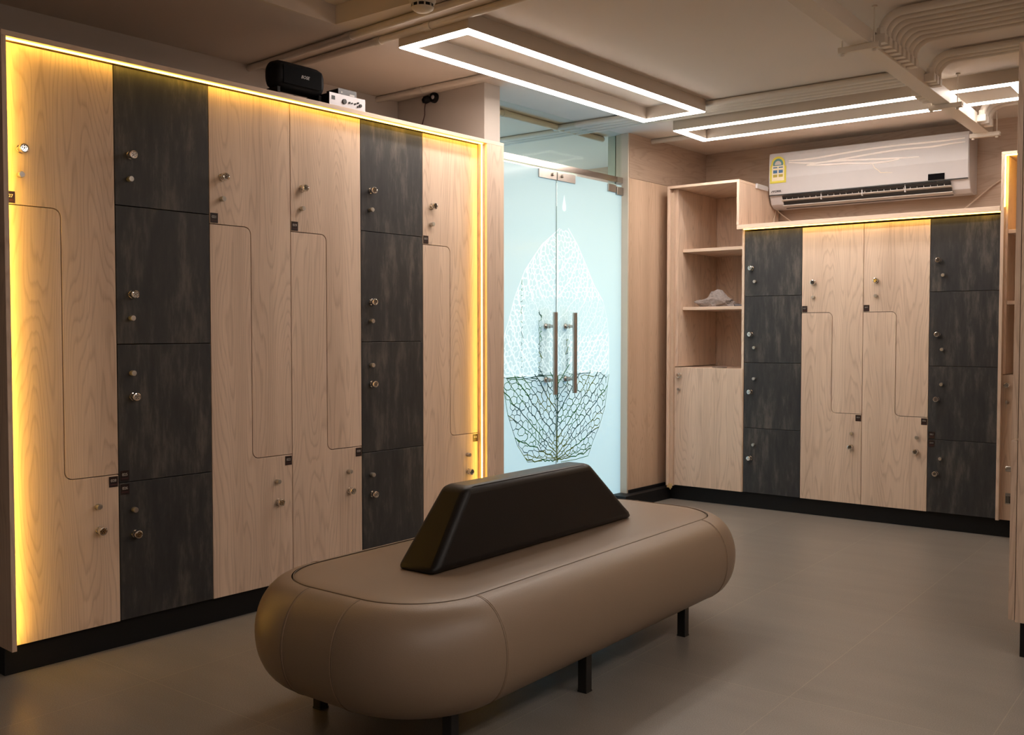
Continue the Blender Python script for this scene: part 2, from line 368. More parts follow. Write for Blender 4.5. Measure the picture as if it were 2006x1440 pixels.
def locker(name_label, frame, a, b, face, kind, tops, labels):
    """one locker column; frame 'L' (doors face +u) or 'B' (doors face -y)"""
    zb, zt = .107, tops['zt']
    left = frame == 'L'
    base = (face - .3, (a + b) / 2, zb) if left else ((a + b) / 2, face + .3, zb)
    root = thing('locker', name_label, 'locker', base, left, 'lockers in the left wall bank' if left else 'lockers in the back wall bank')
    m = MB()
    if left:
        m.box(face - .62, face - .0195, a + .001, b - .001, zb, zt); to3 = lambda s, z, d: (face - d, s, z)
    else:
        m.box(a + .001, b - .001, face + .0195, face + .50, zb, zt); to3 = lambda s, z, d: (s, face + d, z)
    m.build('carcass', M_DARKIN, root)
    def door(poly, mat):
        m = MB(); m.prism(poly, to3, 0.0, .018); return m.build('door', mat, root, bevel=.0008, seg=1)
    def fit(d, src, nm, s, z):
        if left: put(src, nm, d, (face, s, z), 0)
        else: put(src, nm, d, (s, face, z), -PI / 2)
    if kind == 'wood':
        vx, z1, z2, r = tops['vx'], tops['z1'], tops['z2'], .03
        up, lo = zpoly(a, b, zb, zt, a + vx, z1, z2, r)
        du, dl = door(up, M_WOOD), door(lo, M_WOOD)
        fit(du, P_LOCK, 'cam_lock', a + tops['ul'][0], tops['ul'][1]); fit(du, P_KNOB, 'knob', a + tops['uk'][0], tops['uk'][1])
        fit(dl, P_KNOB, 'knob', b - tops['lk'][0], tops['lk'][1]); fit(dl, P_LOCK, 'cam_lock', b - tops['ll'][0], tops['ll'][1])
        number_plate(du, a + .004, z1 + .005, face, labels[0], frame); number_plate(dl, b - .039, z2 - .046, face, labels[1], frame)
    else:
        zs = [zt] + tops['div'] + [zb]
        for i in range(4):
            d = door([(a + DG, zs[i + 1] + DG), (b - DG, zs[i + 1] + DG), (b - DG, zs[i] - DG), (a + DG, zs[i] - DG)], M_SLATE)
            fit(d, P_LOCK, 'cam_lock', a + tops['dl'], tops['lz'][i]); fit(d, P_KNOB, 'knob', a + tops['dk'], tops['kz'][i])
            if labels and i >= 2:
                z0 = zs[i + 1] + .006 if i == 2 else zs[i] - .046
                number_plate(d, a + .006, z0, face, labels[i - 2], frame)
    return root

# ------------------------------------------------------------------ room shell
ZC = 2.575
m = MB(); m.box(-9, 2.2, -2.2, 9, -.1, 0); single(m, 'floor', M_FLOOR, 'grey-beige stone tile floor', 'floor', kind='structure')
# ceiling slab with a shallow square recess near the left wall (recess x -3.29..-.9, y .6..2.98)
m = MB()
RX0, RX1, RY0, RY1, ZR = -3.289, -.70, .75, 2.983, 2.66
m.box(-9, RX0, -2.2, 9, ZC, 2.9); m.box(RX1, 2.2, -2.2, 9, ZC, 2.9); m.box(RX0, RX1, RY1, 9, ZC, 2.9); m.box(RX0, RX1, -2.2, RY0, ZC, 2.9); m.box(RX0, RX1, RY0, RY1, ZR, 2.9)
single(m, 'ceiling', M_CEIL, 'painted beige ceiling with a shallow square recess', 'ceiling', kind='structure')
UL = -4.28
m = MB(); m.box(UL - .15, UL, -2.4, 4.12, 0, ZC); single(m, 'wall_left', M_PAINT, 'painted wall behind and above the left lockers', 'wall', True, kind='structure')
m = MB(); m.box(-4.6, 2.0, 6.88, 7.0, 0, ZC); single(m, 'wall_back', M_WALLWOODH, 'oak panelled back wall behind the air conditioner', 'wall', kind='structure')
m = MB(); m.box(-6, 2.2, -2.1, -1.95, 0, ZC); single(m, 'wall_front', M_PAINT, 'painted wall behind the camera', 'wall', kind='structure')
m = MB(); m.box(1.5, 1.65, -2, 6.88, 0, ZC); single(m, 'wall_right', M_PAINT, 'painted wall on the right', 'wall', kind='structure')
# column between the left bank and the glass door
m = MB(); m.box(UL + .001, -3.585, 3.99, 4.12, 0, ZC); single(m, 'trim_1', M_PAINT, 'painted pier at the end of the left lockers', 'pier', True, kind='structure', bevel=.003)
# wall right of the glass door: oak panels, upper band with grain along
UW = -3.73
m = MB(); m.box(UW - .06, UW, 5.642, 6.98, .05, 2.27); single(m, 'wall_door_side', M_WALLWOOD, 'vertical grain oak wall panel right of the glass door', 'wall', True, kind='structure')
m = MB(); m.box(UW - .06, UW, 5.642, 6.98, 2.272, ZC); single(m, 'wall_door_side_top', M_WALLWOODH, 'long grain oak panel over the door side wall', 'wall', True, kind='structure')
m = MB(); m.box(-3.84, -3.732, 5.643, 5.652, .05, ZC - .001); m.box(-3.80, -3.732, 5.630, 5.6425, .05, ZC - .001, 0)
single(m, 'trim_2', plain('jamb_paint', (.60, .52, .43), .6), 'pale jamb at the right of the glass door', 'door jamb', True, kind='structure')
m = MB(); m.box(UW - .055, -3.655, 5.50, 6.12, 0, .085); m.box(UW + .001, UW + .012, 5.642, 6.12, .085, .107)
single(m, 'baseboard_door_side', M_BLACK, 'black plinth under the oak wall beside the glass door', 'plinth', True, kind='structure')
m = MB(); m.box(-3.60, -3.52, 1.42, 3.985, 0, .107); m.box(-4.2, -3.52, 1.405, 1.42, 0, .101); single(m, 'baseboard_left', M_BLACK, 'black plinth under the left locker bank', 'plinth', True, kind='structure')
m = MB(); m.box(-3.363, -.62, 6.26, 6.30, 0, .107); m.box(-3.363, -3.34, 6.30, 6.6, 0, .107); single(m, 'baseboard_back', M_BLACK, 'black plinth under the back lockers', 'plinth', kind='structure')
# room behind the glass door
m = MB(); m.box(-6.75, -6.65, 1.5, 8.5, 0, ZC); m.box(-6.65, -3.95, 8.3, 8.4, 0, ZC); m.box(-6.65, -4.5, 1.5, 1.6, 0, ZC); m.box(-3.92, -3.86, 5.66, 8.3, 0, ZC)
single(m, 'wall_next_room', M_NEXT, 'pale walls of the room behind the glass door', 'wall', True, kind='structure')
m = MB()
m.box(-4.02, -3.70, 4.121, 5.642, 0, .012); single(m, 'trim_3', plain('threshold_stone', (.30, .28, .25), .6), 'stone threshold under the glass door', 'threshold', True, kind='structure')

m = MB(); m.box(-6.649, -6.63, 3.2, 7.0, .06, 1.05); single(m, 'blue_fill_pane', emit('blue_fill_glow', (.08, .48, 1.0), 6.5), 'unseen blue glowing pane added low in the next room to tint the door', 'window', True, kind='structure')  # unseen glowing pane, added to tint the lower film and floor blue
# ------------------------------------------------------------------ glass door
UG = -3.79
VC = 4.895
outline_r = [(5.02, 1.874), (5.12, 1.775), (5.216, 1.648), (5.31, 1.516), (5.411, 1.416), (5.46, 1.296), (5.479, 1.174), (5.481, .919), (5.434, .697), (5.368, .57), (5.298, .478), (5.24, .381), (5.097, .371), (4.943, .37)]
outline_l = [(4.928, 1.866), (4.746, 1.75), (4.66, 1.665), (4.581, 1.583), (4.484, 1.415), (4.427, 1.269), (4.375, 1.156), (4.357, .955), (4.417, .707), (4.508, .514), (4.606, .404), (4.748, .396)]
def half(z, pts):
    P = sorted(pts, key=lambda p: p[1])
    if z <= P[0][1]: return P[0][0]
    for (a, b), (c, d) in zip(P, P[1:]):
        if b <= z <= d: return a + (c - a) * (z - b) / max(d - b, 1e-6)
    return P[-1][0]
def wmax(z, side):
    o = [p for p in (outline_r if side > 0 else outline_l)]
    return half(max(.40, min(z, 1.86)), o)
veins = []      # (polyline, width)
rv = random.Random(3)
MID = 4.905
veins.append(([(MID + .004 * math.sin(z * 9), z) for z in [.375 + .05 * k for k in range(30)]], .009))
for side in (-1, 1):
    secs = []
    n = 15
    for i in range(n + 1):
        zs = [.385, .388, .394, .405, .425, .47, .53, .60, .68, .77, .87, .99, 1.12, 1.27, 1.43, 1.58][i]
        rise = [.0, .06, .17, .30, .42, .50, .56, .60, .62, .62, .60, .56, .50, .42, .33, .22][i]
        pts = []
        for k in range(15):
            t = k / 14
            z = zs + rise * (t ** (1.25 if i < 8 else 1.0))
            if i == 0: z = .385 + .02 * t + .10 * max(0, t - .75)
            zz = min(z, 1.862)
            edge = wmax(zz, side)
            x = MID + (edge - MID) * t
            if 0 < k < 14: x += rv.uniform(-.008, .008); z += rv.uniform(-.008, .008)
            pts.append((x, min(z, 1.868)))
        secs.append(pts); veins.append((pts, .0045 if i % 2 else .006))
    out = [p for p in (outline_r if side > 0 else outline_l)]
    veins.append((out, .0035))
from mathutils.geometry import delaunay_2d_cdt
def inside(x, z):
    if not (.385 < z < 1.868): return False
    return half(z, outline_l) < x < half(z, outline_r)
def web(z0, z1, sx, sz, wd):
    P = []; k = 0; z = z0
    while z < z1:
        x = 4.30 + (sx / 2 if k % 2 else 0)
        while x < 5.52:
            # cells lean along the side veins
            P.append(Vector((x + rv.uniform(-.46, .46) * sx, z + rv.uniform(-.46, .46) * sz - .0))); x += sx
        z += sz; k += 1
    vs, _, fs, _, _, _ = delaunay_2d_cdt(P, [], [], 0, 1e-5)
    cc = []; em = {}
    for i, f in enumerate(fs):
        a, b, c = (vs[j] for j in f)
        cc.append(((a.x + b.x + c.x) / 3, (a.y + b.y + c.y) / 3))
        for u_, v_ in ((f[0], f[1]), (f[1], f[2]), (f[2], f[0])): em.setdefault((min(u_, v_), max(u_, v_)), []).append(i)
    for e, t in em.items():
        if len(t) == 2:
            p, q = cc[t[0]], cc[t[1]]
            if inside(*p) and inside(*q) and rv.random() > .08: veins.append(([p, ((p[0] + q[0]) / 2 + rv.uniform(-.003, .003), (p[1] + q[1]) / 2 + rv.uniform(-.003, .003)), q], wd * rv.choice((.8, 1, 1.3))))
web(.36, .95, .050, .040, .0038)
web(.94, 1.90, .034, .032, .0032)
CLEAR = []
def ribbons(side):
    m = MB(); u = UG + .0075
    for pts, wd in veins:
        for (x0, z0), (x1, z1) in zip(pts, pts[1:]):
            xm, zm = (x0 + x1) / 2, (z0 + z1) / 2
            if (xm < VC) != (side < 0): continue
            if xm < 4.17: continue
            if abs(xm - VC) < .004: continue
            L = math.hypot(x1 - x0, z1 - z0)
            if L < 1e-5: continue
            dark = zm < .935 or (.93 < zm < 1.34 and abs(xm - 4.727) < .016) or (.95 < zm < 1.55 and abs(xm - 4.547) < .005) or (.93 < zm < 1.18 and abs(xm - 5.005) < .010)  # upright strips paint the shadowy rear handles into the veins
            if not dark: CLEAR.append((x0, z0, x1, z1, wd * (.7 if 1.19 < zm < 1.42 and xm > 4.58 else 1.9))); continue
            wd2 = wd * 1.2
            nx, nz = -(z1 - z0) / L * wd2 / 2, (x1 - x0) / L * wd2 / 2; ex, ez = (x1 - x0) / L * wd2 * .3, (z1 - z0) / L * wd2 * .3
            h = (math.sin(xm * 13 + zm * 7) + math.sin(zm * 21 - xm * 5)) * .5
            mi = 0 if h > .25 else (1 if h > -.55 else 2)
            if zm < .46 and mi == 1: mi = 2
            m.add([(u, x0 + nx - ex, z0 + nz - ez), (u, x0 - nx - ex, z0 - nz - ez), (u, x1 - nx + ex, z1 - nz + ez), (u, x1 + nx + ex, z1 + nz + ez)], [(0, 1, 2, 3)], mi)
    return m
import numpy as np
def film_sheet(v0, v1, door):
    st = .0032; nv = int((v1 - v0) / st); nz = int(2.2 / st)
    V = np.linspace(v0 + .001, v1 - .001, nv); Z = np.linspace(.02, 2.220, nz); mk = np.zeros((nz, nv), np.float32)
    drop = [(4.976, z, 4.976, z + .01, .040 * (1 - (z - 2.0) / .082)) for z in np.arange(2.0, 2.075, .01)]
    for x0, z0, x1, z1, wd in CLEAR + drop:
        a0, a1 = np.searchsorted(V, [min(x0, x1) - wd, max(x0, x1) + wd]); b0, b1 = np.searchsorted(Z, [min(z0, z1) - wd, max(z0, z1) + wd])
        if a1 <= a0 or b1 <= b0: continue
        X, Y = np.meshgrid(V[a0:a1], Z[b0:b1]); dx, dz = x1 - x0, z1 - z0; t = np.clip(((X - x0) * dx + (Y - z0) * dz) / max(dx * dx + dz * dz, 1e-9), 0, 1)
        dd = np.hypot(X - x0 - dx * t, Y - z0 - dz * t); mk[b0:b1, a0:a1] = np.maximum(mk[b0:b1, a0:a1], np.clip((wd / 2 + .0012 - dd) / .0024, 0, 1))
    b = BASE[door.name]; VV, ZZ = np.meshgrid(V, Z)
    co = np.stack([np.full(VV.size, UG + .0052 - b[0]), VV.ravel() - b[1], ZZ.ravel() - b[2]], 1)
    i = (np.arange(nz - 1)[:, None] * nv + np.arange(nv - 1)[None]).ravel(); F = np.stack([i, i + 1, i + 1 + nv, i + nv], 1)
    me = bpy.data.meshes.new('frosted_film'); me.vertices.add(len(co)); me.vertices.foreach_set('co', co.ravel().astype(np.float32))
    me.loops.add(F.size); me.loops.foreach_set('vertex_index', F.ravel().astype(np.int32)); me.polygons.add(len(F))
    me.polygons.foreach_set('loop_start', np.arange(0, F.size, 4, dtype=np.int32)); me.update(calc_edges=True)
    at = me.attributes.new('clear', 'FLOAT', 'POINT'); at.data.foreach_set('value', mk.ravel())
    me.materials.append(M_FILM); o = bpy.data.objects.new('frosted_film', me); COL.objects.link(o); o.parent = door; o['label'] = 'frosted film with a clear leaf vein pattern'
def handle(door, v, u0, sgn):
    m = MB(); ub = u0 + sgn * .078
    m.tube([(ub, v, .816), (ub, v, 1.330)], .0155, 16)
    for z in (.905, 1.243):
        m.tube([(u0, v, z), (ub, v, z)], .0095, 12); m.lathe([(0, 0), (.019, 0), (.019, .006), (.0125, .014), (0, .014)], (u0, v, z), (sgn, 0, 0), 16)
        m.lathe([(0, 0), (.0125, .003), (.0150, .011), (.0125, .019), (0, .022)], (u0 + sgn * .020, v, z), (sgn, 0, 0), 14)
    return m.build('door_handle', M_STEEL, door, bevel=0)
for k, (v0, v1, side) in enumerate(((4.135, VC - .0015, -1), (VC + .0015, 5.632, 1))):
    d = thing('door_%d' % (k + 1), ('left' if side < 0 else 'right') + ' leaf of the frosted glass double door', 'glass door', (UG, (v0 + v1) / 2, .0), True, kind='structure')
    m = MB(); m.box(UG - .006, UG + .004, v0, v1, .018, 2.222); m.build('glass_pane', M_GLASS, d)
    m = MB(); e0 = v1 - .0015 if side < 0 else v0
    m.box(UG - .0065, UG + .0045, e0, e0 + .0015, .018, 2.222); m.build('glass_edge', M_GEDGE, d)
    o = ribbons(side).build('leaf_graphic', [M_VEING, M_VEINT, M_VEINO], d); o['label'] = 'green veins of the leaf pattern, dark strips painted for rear handles showing through'; film_sheet(v0, v1, d)
    handle(d, 4.785 if side < 0 else 4.990, UG + .004, 1); handle(d, 4.785 if side < 0 else 4.990, UG - .006, -1)
    m = MB()
    if side < 0: m.box(UG - .012, UG + .012, 4.712, VC - .004, 2.168, 2.221)
    else: m.box(UG - .012, UG + .012, VC + .004, 5.088, 2.168, 2.221)
    s0 = 4.845 if side < 0 else 4.945
    m.lathe([(0, 0), (.010, 0), (.010, .008), (.006, .012), (0, .012)], (UG + .012, s0, 2.198), (1, 0, 0), 14)
    m.build('patch_fitting', M_STEEL, d, bevel=.001)
    if side > 0:
        m = MB(); m.box(UG - .012, UG + .014, 5.460, 5.553, 2.163, 2.214); m.box(UG - .010, UG + .020, 5.557, 5.638, 2.150, 2.203); m.build('top_pivot', M_STEEL, d, bevel=.001)
m = MB(); m.box(UG - .02, UG + .016, 4.121, 5.640, 2.233, 2.272); single(m, 'trim_4', plain('polished_steel', (.60, .54, .49), .16, metal=1.0, noise=.1, nscale=12), 'polished steel header over the glass door', 'door header', True, kind='structure', bevel=.001)
m = MB(); m.box(UG - .005, UG + .005, 4.121, 5.640, 2.2725, ZC - .001); single(m, 'window_1', M_GLASS, 'clear glass transom over the door header', 'transom window', True, kind='structure')

# ------------------------------------------------------------------ left locker bank
FU = -3.49
TL = dict(zt=2.199, vx=.196, z1=1.644, z2=.667, ul=(.062, 1.838), uk=(.055, 1.748), lk=(.086, .557), ll=(.078, .466),
          div=[1.680, 1.158, .633], dl=.062, dk=.055, lz=[1.872, 1.347, .958, .432], kz=[1.781, 1.257, 1.048, .526])
edges = [1.416, 1.816, 2.215, 2.616, 3.017, 3.421, 3.829]
spec = [('wood', ('027', '028'), 'pale oak locker column with Z-shaped doors numbered 027 and 028, leftmost'),
        ('slate', ('025', '026'), 'charcoal four-door locker column with number plates 025 and 026 near its lowest door'),
        ('wood', ('021', '022'), 'pale oak locker column with Z-shaped doors numbered 021 and 022'),
        ('wood', ('019', '020'), 'pale oak locker column with Z-shaped doors numbered 019 and 020'),
        ('slate', None, 'charcoal four-door locker column behind the bench, between oak lockers 019 and 013'),
        ('wood', ('013', '014'), 'pale oak locker column with Z-shaped doors 013 and 014, nearest the glass door')]
for i, (k, nums, lab) in enumerate(spec):
    locker(lab, 'L', edges[i], edges[i + 1], FU, k, TL, nums)
s = thing('locker_surround', 'oak frame with warm LED strips around the long left locker bank', 'cabinet frame', (-3.8, 2.6, .1), True)
m = MB(); m.box(-4.15, -3.44, 1.3985, 3.985, 2.2035, 2.2225); m.build('top_board', M_WOODH, s, bevel=.001)
m = MB(); m.box(-4.15, -3.44, 1.3985, 1.4150, .102, 2.203); m.build('end_panel', M_WOOD, s, bevel=.001)
m = MB(); m.box(-3.60, -3.44, 3.848, 3.985, .102, 2.203); m.box(-3.60, -3.458, 3.8300, 3.848, .107, 2.2); m.build('facing_panel', M_WOOD, s, bevel=.001)
m = MB(); m.box(-3.468, -3.458, 1.4155, 3.838, 2.1985, 2.2034); o = m.build('led_strip', M_STRIP, s); o['label'] = 'glowing warm LED strip under the top board'
m = MB(); m.box(-3.4625, -3.4570, 3.8262, 3.8298, .11, 2.195); o = m.build('led_strip', M_STRIPV, s); o['label'] = 'glowing warm LED strip down the right side'
m = MB(); m.box(-3.470, -3.462, 1.4152, 1.4185, .11, 2.195); o = m.build('led_strip', M_STRIPL, s); o['label'] = 'warm LED strip down the left side'

# ------------------------------------------------------------------ back locker bank
FY = 6.23
TB = dict(zt=1.893, vx=.204, z1=1.333, z2=.684, ul=(.081, 1.530), uk=(.081, 1.434), lk=(.060, .559), ll=(.065, .471),
          div=[1.450, .999, .552], dl=.050, dk=.078, lz=[1.641, 1.192, .799, .345], kz=[1.549, 1.101, .890, .439])
eb = [-2.787, -2.386, -1.986, -1.587, -1.196]
specb = [('slate', None, 'charcoal four-door locker column beside the open oak shelf cabinet, no number plates'),
         ('wood', ('007', '008'), 'pale oak back-wall locker column with Z-shaped doors numbered 007 and 008'),
         ('wood', ('005', '006'), 'pale oak back-wall locker column with Z-shaped doors numbered 005 and 006'),
         ('slate', ('003', '004'), 'charcoal four-door locker column at the right end of the back bank')]
for i, (k, nums, lab) in enumerate(specb):
    locker(lab, 'B', eb[i], eb[i + 1], FY, k, TB, nums)
s = thing('locker_surround', 'thin oak board with a warm LED strip above the back wall lockers', 'cabinet frame', (-2.0, 6.5, 1.9), False)
m = MB(); m.box(-2.829, -1.198, 6.185, 6.80, 1.906, 1.936); m.build('top_board', M_WOODH, s, bevel=.001)
m = MB(); m.box(-2.785, -1.198, 6.196, 6.206, 1.901, 1.9058); o = m.build('led_strip', M_STRIP, s); o['label'] = 'glowing warm LED strip under the board'

def tall_cabinet(label, x0, x1, lit, filler):
    r = thing('shelf_cabinet', label, 'cabinet', ((x0 + x1) / 2, 6.5, .107))
    yF, yB, zT = 6.185, 6.872, 2.245
    t = .018
    m = MB(); m.box(x0, x0 + t, yF, yB, .107, zT - t - .0005); m.build('side_panel', M_WOOD, r, bevel=.001)
    m = MB()
    m.box(x1 - t, x1, yF + .045, yB, .107, 1.9055)
    if not lit: m.box(x1 - t - .022, x1 - .022, yF, yB, 1.937, zT - t - .0005)
    else: m.box(x1 - t, x1, yF, yB, 1.9055, zT - t - .0005)
    m.build('side_panel', M_WOOD, r, bevel=.001)
    m = MB(); m.box(x0, x1 - (.022 if not lit else 0), yF, yB, zT - t, zT); m.build('top_panel', M_WOODH, r, bevel=.001)
    m = MB(); m.box(x0 + t, x1 - t - (.022 if not lit else 0), 6.855, 6.868, .95, zT - t - .001); m.build('back_panel', M_WOOD, r)
    m = MB(); m.box(x0 + .020, x0 + .064, yF + .05, yF + .665, .96, zT - t - .002) if not lit else m.box(x0 + t, x0 + t + .012, yF + .05, yB - .02, .96, zT - t - .002)
    m.build('inner_panel', M_WOOD, r)
    for z in (1.780, 1.366):
        m = MB(); m.box(x0 + (.066 if not lit else .031), x1 - t - .001, yF + .115 if not lit else yF + .06, 6.854, z, z + .022); m.build('shelf', M_WOODH, r, bevel=.001)
    m = MB(); m.box(x0 + t + .001, x1 - t - .001, yF + .06, 6.854, .935, .953); m.build('shelf', M_WOODH, r)
    a, b = x0 + (.045 if filler else .004), x1 - .004
    m = MB(); m.box(a, b, 6.222, 6.240, .107, .955); d = m.build('door', M_WOOD, r, bevel=.001)
    if filler:
        m = MB(); m.box(x0 + t + .001, a - .002, 6.205, 6.24, .10, 2.2); m.build('filler_strip', M_EDGE, r, bevel=.001)
        m = MB(); m.box(x0 + .004, a - .004, 6.192, 6.204, .088, .118); m.prism([(x0 + .018, .09), (x0 + .030, .074), (x0 + .038, .09)], lambda p, q, dd: (p, 6.195 + dd, q), 0, .008)
        o = m.build('chipped_end', plain('raw_board', (.62, .45, .22), .8), r); o['label'] = 'chipped raw end of the filler strip'
    put(P_LOCK, 'cam_lock', d, (a + .042, 6.222, .898), -PI / 2); put(P_KEY, 'keyed_lock', d, (a + .042, 6.222, .797), -PI / 2)
    m = MB(); m.box(x0 + t, x1 - t, 6.241, 6.258, .107, .953); m.build('carcass', M_DARKIN, r)
    if lit:
        m = MB(); m.box(x0 + .0185, x1 - .03, yF + .004, yF + .012, zT - t - .0055, zT - t - .0005); m.box(x0 + t + .0005, x0 + t + .0045, yF + .004, yF + .012, 1.93, zT - t - .006)
        o = m.build('led_strip', M_STRIPC, r); o['label'] = 'glowing warm LED strip around the open shelves'
    return r
tall_cabinet('tall oak cabinet with open shelves and a keyed door, left of the air conditioner', -3.360, -2.790, False, True)
tall_cabinet('tall oak cabinet with LED-lit orange shelves at the right end of the back wall', -1.194, -.640, True, False)

# ------------------------------------------------------------------ near right cabinet (seen end on)
r = thing('end_cabinet', 'tall oak cabinet seen edge on, cut by the right edge of the photo', 'cabinet', (-.45, 4.2, .13))
m = MB(); m.box(-.690, -.20, 3.95, 5.3, .130, 2.262); m.build('carcass', M_WOOD, r, bevel=.001)
for z0, z1, x in ((.136, .803, -.713), (.812, 2.258, -.711)):
    m = MB(); m.box(x, -.6925, 3.951, 4.35, z0, z1); d = m.build('door', M_WOOD, r, bevel=.001)
    if z0 < .5:
        put(P_KNOB, 'knob', d, (x, 3.99, .692), PI); 
        m = MB(); m.box(x - .004, x, 3.972, 4.008, .560, .606); m.box(x - .022, x - .004, 3.975, 4.005, .562, .604)
        for k in range(3): m.box(x - .0226, x - .008, 3.9735, 3.9751, .567, .594) if 0 else m.box(x - .019 + k * .0055, x - .016 + k * .0055, 3.9738, 3.9752, .566, .592, 1)
        m.build('combination_lock', [M_CHROME, M_KEYHOLE], d, bevel=.0008)
m = MB(); m.box(-.675, -.2, 3.965, 5.3, 0, .1295); m.build('plinth', M_BLACK, r)

# ------------------------------------------------------------------ bench
B = thing('bench', 'oval taupe leatherette bench with a black wedge backrest in the middle of the room', 'bench', (-2.09, 2.82, 0))
bx0, bx1, by0, by1, br = -2.424, -1.759, 1.886, 3.756, .225
BU, zb, zt, EX = .117, .133, .450, .973
def ring(o, z, n=14):
    out = []; x0, x1, y0, y1, r = bx0 - o, bx1 + o, by0 - o, by1 + o, br + o
    r = max(r, .01)
    for cx, cy, a0 in ((x1 - r, y0 + r, -90), (x1 - r, y1 - r, 0), (x0 + r, y1 - r, 90), (x0 + r, y0 + r, 180)):
        for k in range(n + 1):
            a = math.radians(a0 + 90 * k / n); out.append((cx + r * math.cos(a), cy + r * math.sin(a), z))
    return out
def prof(t):
    c = max(math.cos(t), 0) ** EX; sgn = 1 if math.sin(t) >= 0 else -1
    return BU * c, (zt + zb) / 2 + (zt - zb) / 2 * sgn * abs(math.sin(t)) ** EX
rings = [ring(-.10, zb + .004), ring(-.03, zb)]
for k in range(25): rings.append(ring(*prof(-PI / 2 + PI * k / 24 * .985)))
m = MB(); nn = len(rings[0]); vs = [p for g in rings for p in g]; fs = []
for i in range(len(rings) - 1):
    for k in range(nn): fs.append((i * nn + k, i * nn + (k + 1) % nn, (i + 1) * nn + (k + 1) % nn, (i + 1) * nn + k))
fs.append(list(range(nn))[::-1]); m.add(vs, fs, 0, True)
side = m.build('seat_side', M_LEATHER, B, sharp=80)
rt = [ring(.0015, zt - .004), ring(-.004, zt - .001), ring(-.012, zt + .0015), ring(-.06, zt + .004), ring(-.14, zt + .005)]
m = MB(); vs = [p for g in rt for p in g]; fs = []
for i in range(len(rt) - 1):
    for k in range(nn): fs.append((i * nn + k, i * nn + (k + 1) % nn, (i + 1) * nn + (k + 1) % nn, (i + 1) * nn + k))
fs.append([4 * nn + k for k in range(nn)]); m.add(vs, fs, 0, True); m.build('seat_top', M_LEATHER, B, sharp=80)
m = MB(); rr = ring(.0005, zt + .0004); m.tube(rr + [rr[0]], .0013, 6, cap=False); m.build('top_seam', M_SEAM, B)
n14 = 15
def vseam(idx_list, off=0.0):
    mm = MB()
    for ci, e in idx_list:
        pts = []
        for k in range(22):
            t = PI / 2 * .97 - PI * .93 * k / 21
            g = ring(*prof(t)); p = Vector(g[ci]); q = Vector(g[(ci + 1) % nn] if e == 1 else g[ci - 1])
            d = (p - q); d.normalize() if d.length > 0 else None
            c = Vector(((bx0 + bx1) / 2, (by0 + by1) / 2, .29)); pts.append(p + d * off)
        mm.tube(pts, .0011, 5, cap=False)
    return mm
corner_idx = [(0, 1), (14, -1), (15, 1), (29, -1), (30, 1), (44, -1), (45, 1), (59, -1)]
for ce in corner_idx:
    m = vseam([ce], .0); m2 = vseam([ce], .007); m.add(m2.v, m2.f, 1, True); m.build('panel_seam', [M_SEAM, M_STITCH], B)
# backrest: rounded wedge
def wedge(x0, x1, z, y0, y1):
    return [(x0, y0, z), (x1, y0, z), (x1, y1, z), (x0, y1, z)]
m = MB(); v = wedge(-2.150, -1.978, .4555, 2.178, 3.392) + wedge(-2.118, -2.004, .705, 2.372, 3.100)
m.add(v, [(3, 2, 1, 0), (4, 5, 6, 7), (0, 1, 5, 4), (1, 2, 6, 5), (2, 3, 7, 6), (3, 0, 4, 7)], 0)
o = m.build('backrest', M_BLEATHER, B, bevel=.026, seg=6)
for p in o.data.polygons: p.use_smooth = True
m = MB()
pts = [(-1.9830, 2.205, .466), (-2.0085, 2.390, .690), (-2.0085, 3.083, .690), (-1.9830, 3.366, .466)]
m.tube([(-1.9885 + .0, 2.214, .480), (-2.0105, 2.372, .676), (-2.0140, 2.392, .697), (-2.0150, 2.420, .701), (-2.0150, 3.050, .701), (-2.0140, 3.082, .697), (-2.0105, 3.104, .676), (-1.9885, 3.352, .480)], .0016, 6)
m.build('piping', plain('black_piping', (.02, .016, .014), .3), B)
m = MB(); v1, v2 = .017, .017
for x, y in ((-2.355, 2.055), (-1.785, 2.035), (-2.355, 2.70), (-1.762, 2.690), (-2.355, 3.45), (-1.783, 3.430)):
    m = MB(); m.box(x - .017, x + .017, y - .017, y + .017, 0, .155); m.box(x - .0185, x + .0185, y - .0185, y + .0185, 0, .006); m.build('leg', M_BMETAL, B, bevel=.002)
m = MB(); m.box(-2.38, -1.76, 2.0, 3.48, .1335, .150); m.build('base_frame', M_BMETAL, B)

# ------------------------------------------------------------------ ceiling bar lamps
def bar_lamp(label, x0, x1, y0, y1, left):
    base = ((x0 + x1) / 2, (y0 + y1) / 2, 2.500)
    L = thing('ceiling_lamp', label, 'ceiling lamp', base, left, 'rectangular bar lamps on the ceiling')
    wd = .055
    m = MB()
    for a in ((x0, x1, y0, y0 + wd), (x0, x1, y1 - wd, y1), (x0, x0 + wd, y0 + wd, y1 - wd), (x1 - wd, x1, y0 + wd, y1 - wd)): m.box(*a, 2.5045, ZC)
    m.build('housing', plain('lamp_housing', (.50, .43, .36), .6), L)
    m = MB(); e = .002
    m.box(x0 + e, x1 - e, y0 + e, y0 + wd - e, 2.5, 2.5044); m.box(x0 + e, x1 - e, y1 - wd + e, y1 - e, 2.5, 2.5044)
    m.box(x0 + e, x0 + wd - e, y0 + wd - e, y1 - wd + e, 2.5, 2.5044); m.box(x1 - wd + e, x1 - e, y0 + wd - e, y1 - wd + e, 2.5, 2.5044)
    o = m.build('diffuser', M_BAR, L); o['label'] = 'glowing white diffuser'
    return L
bar_lamp('bright rectangular bar lamp on the ceiling above the bench, the nearer of the two', -3.288, -2.856, 3.075, 5.127, True)
bar_lamp('bright rectangular bar lamp on the ceiling in front of the air conditioner', -3.016, -1.005, 5.622, 6.047, False)
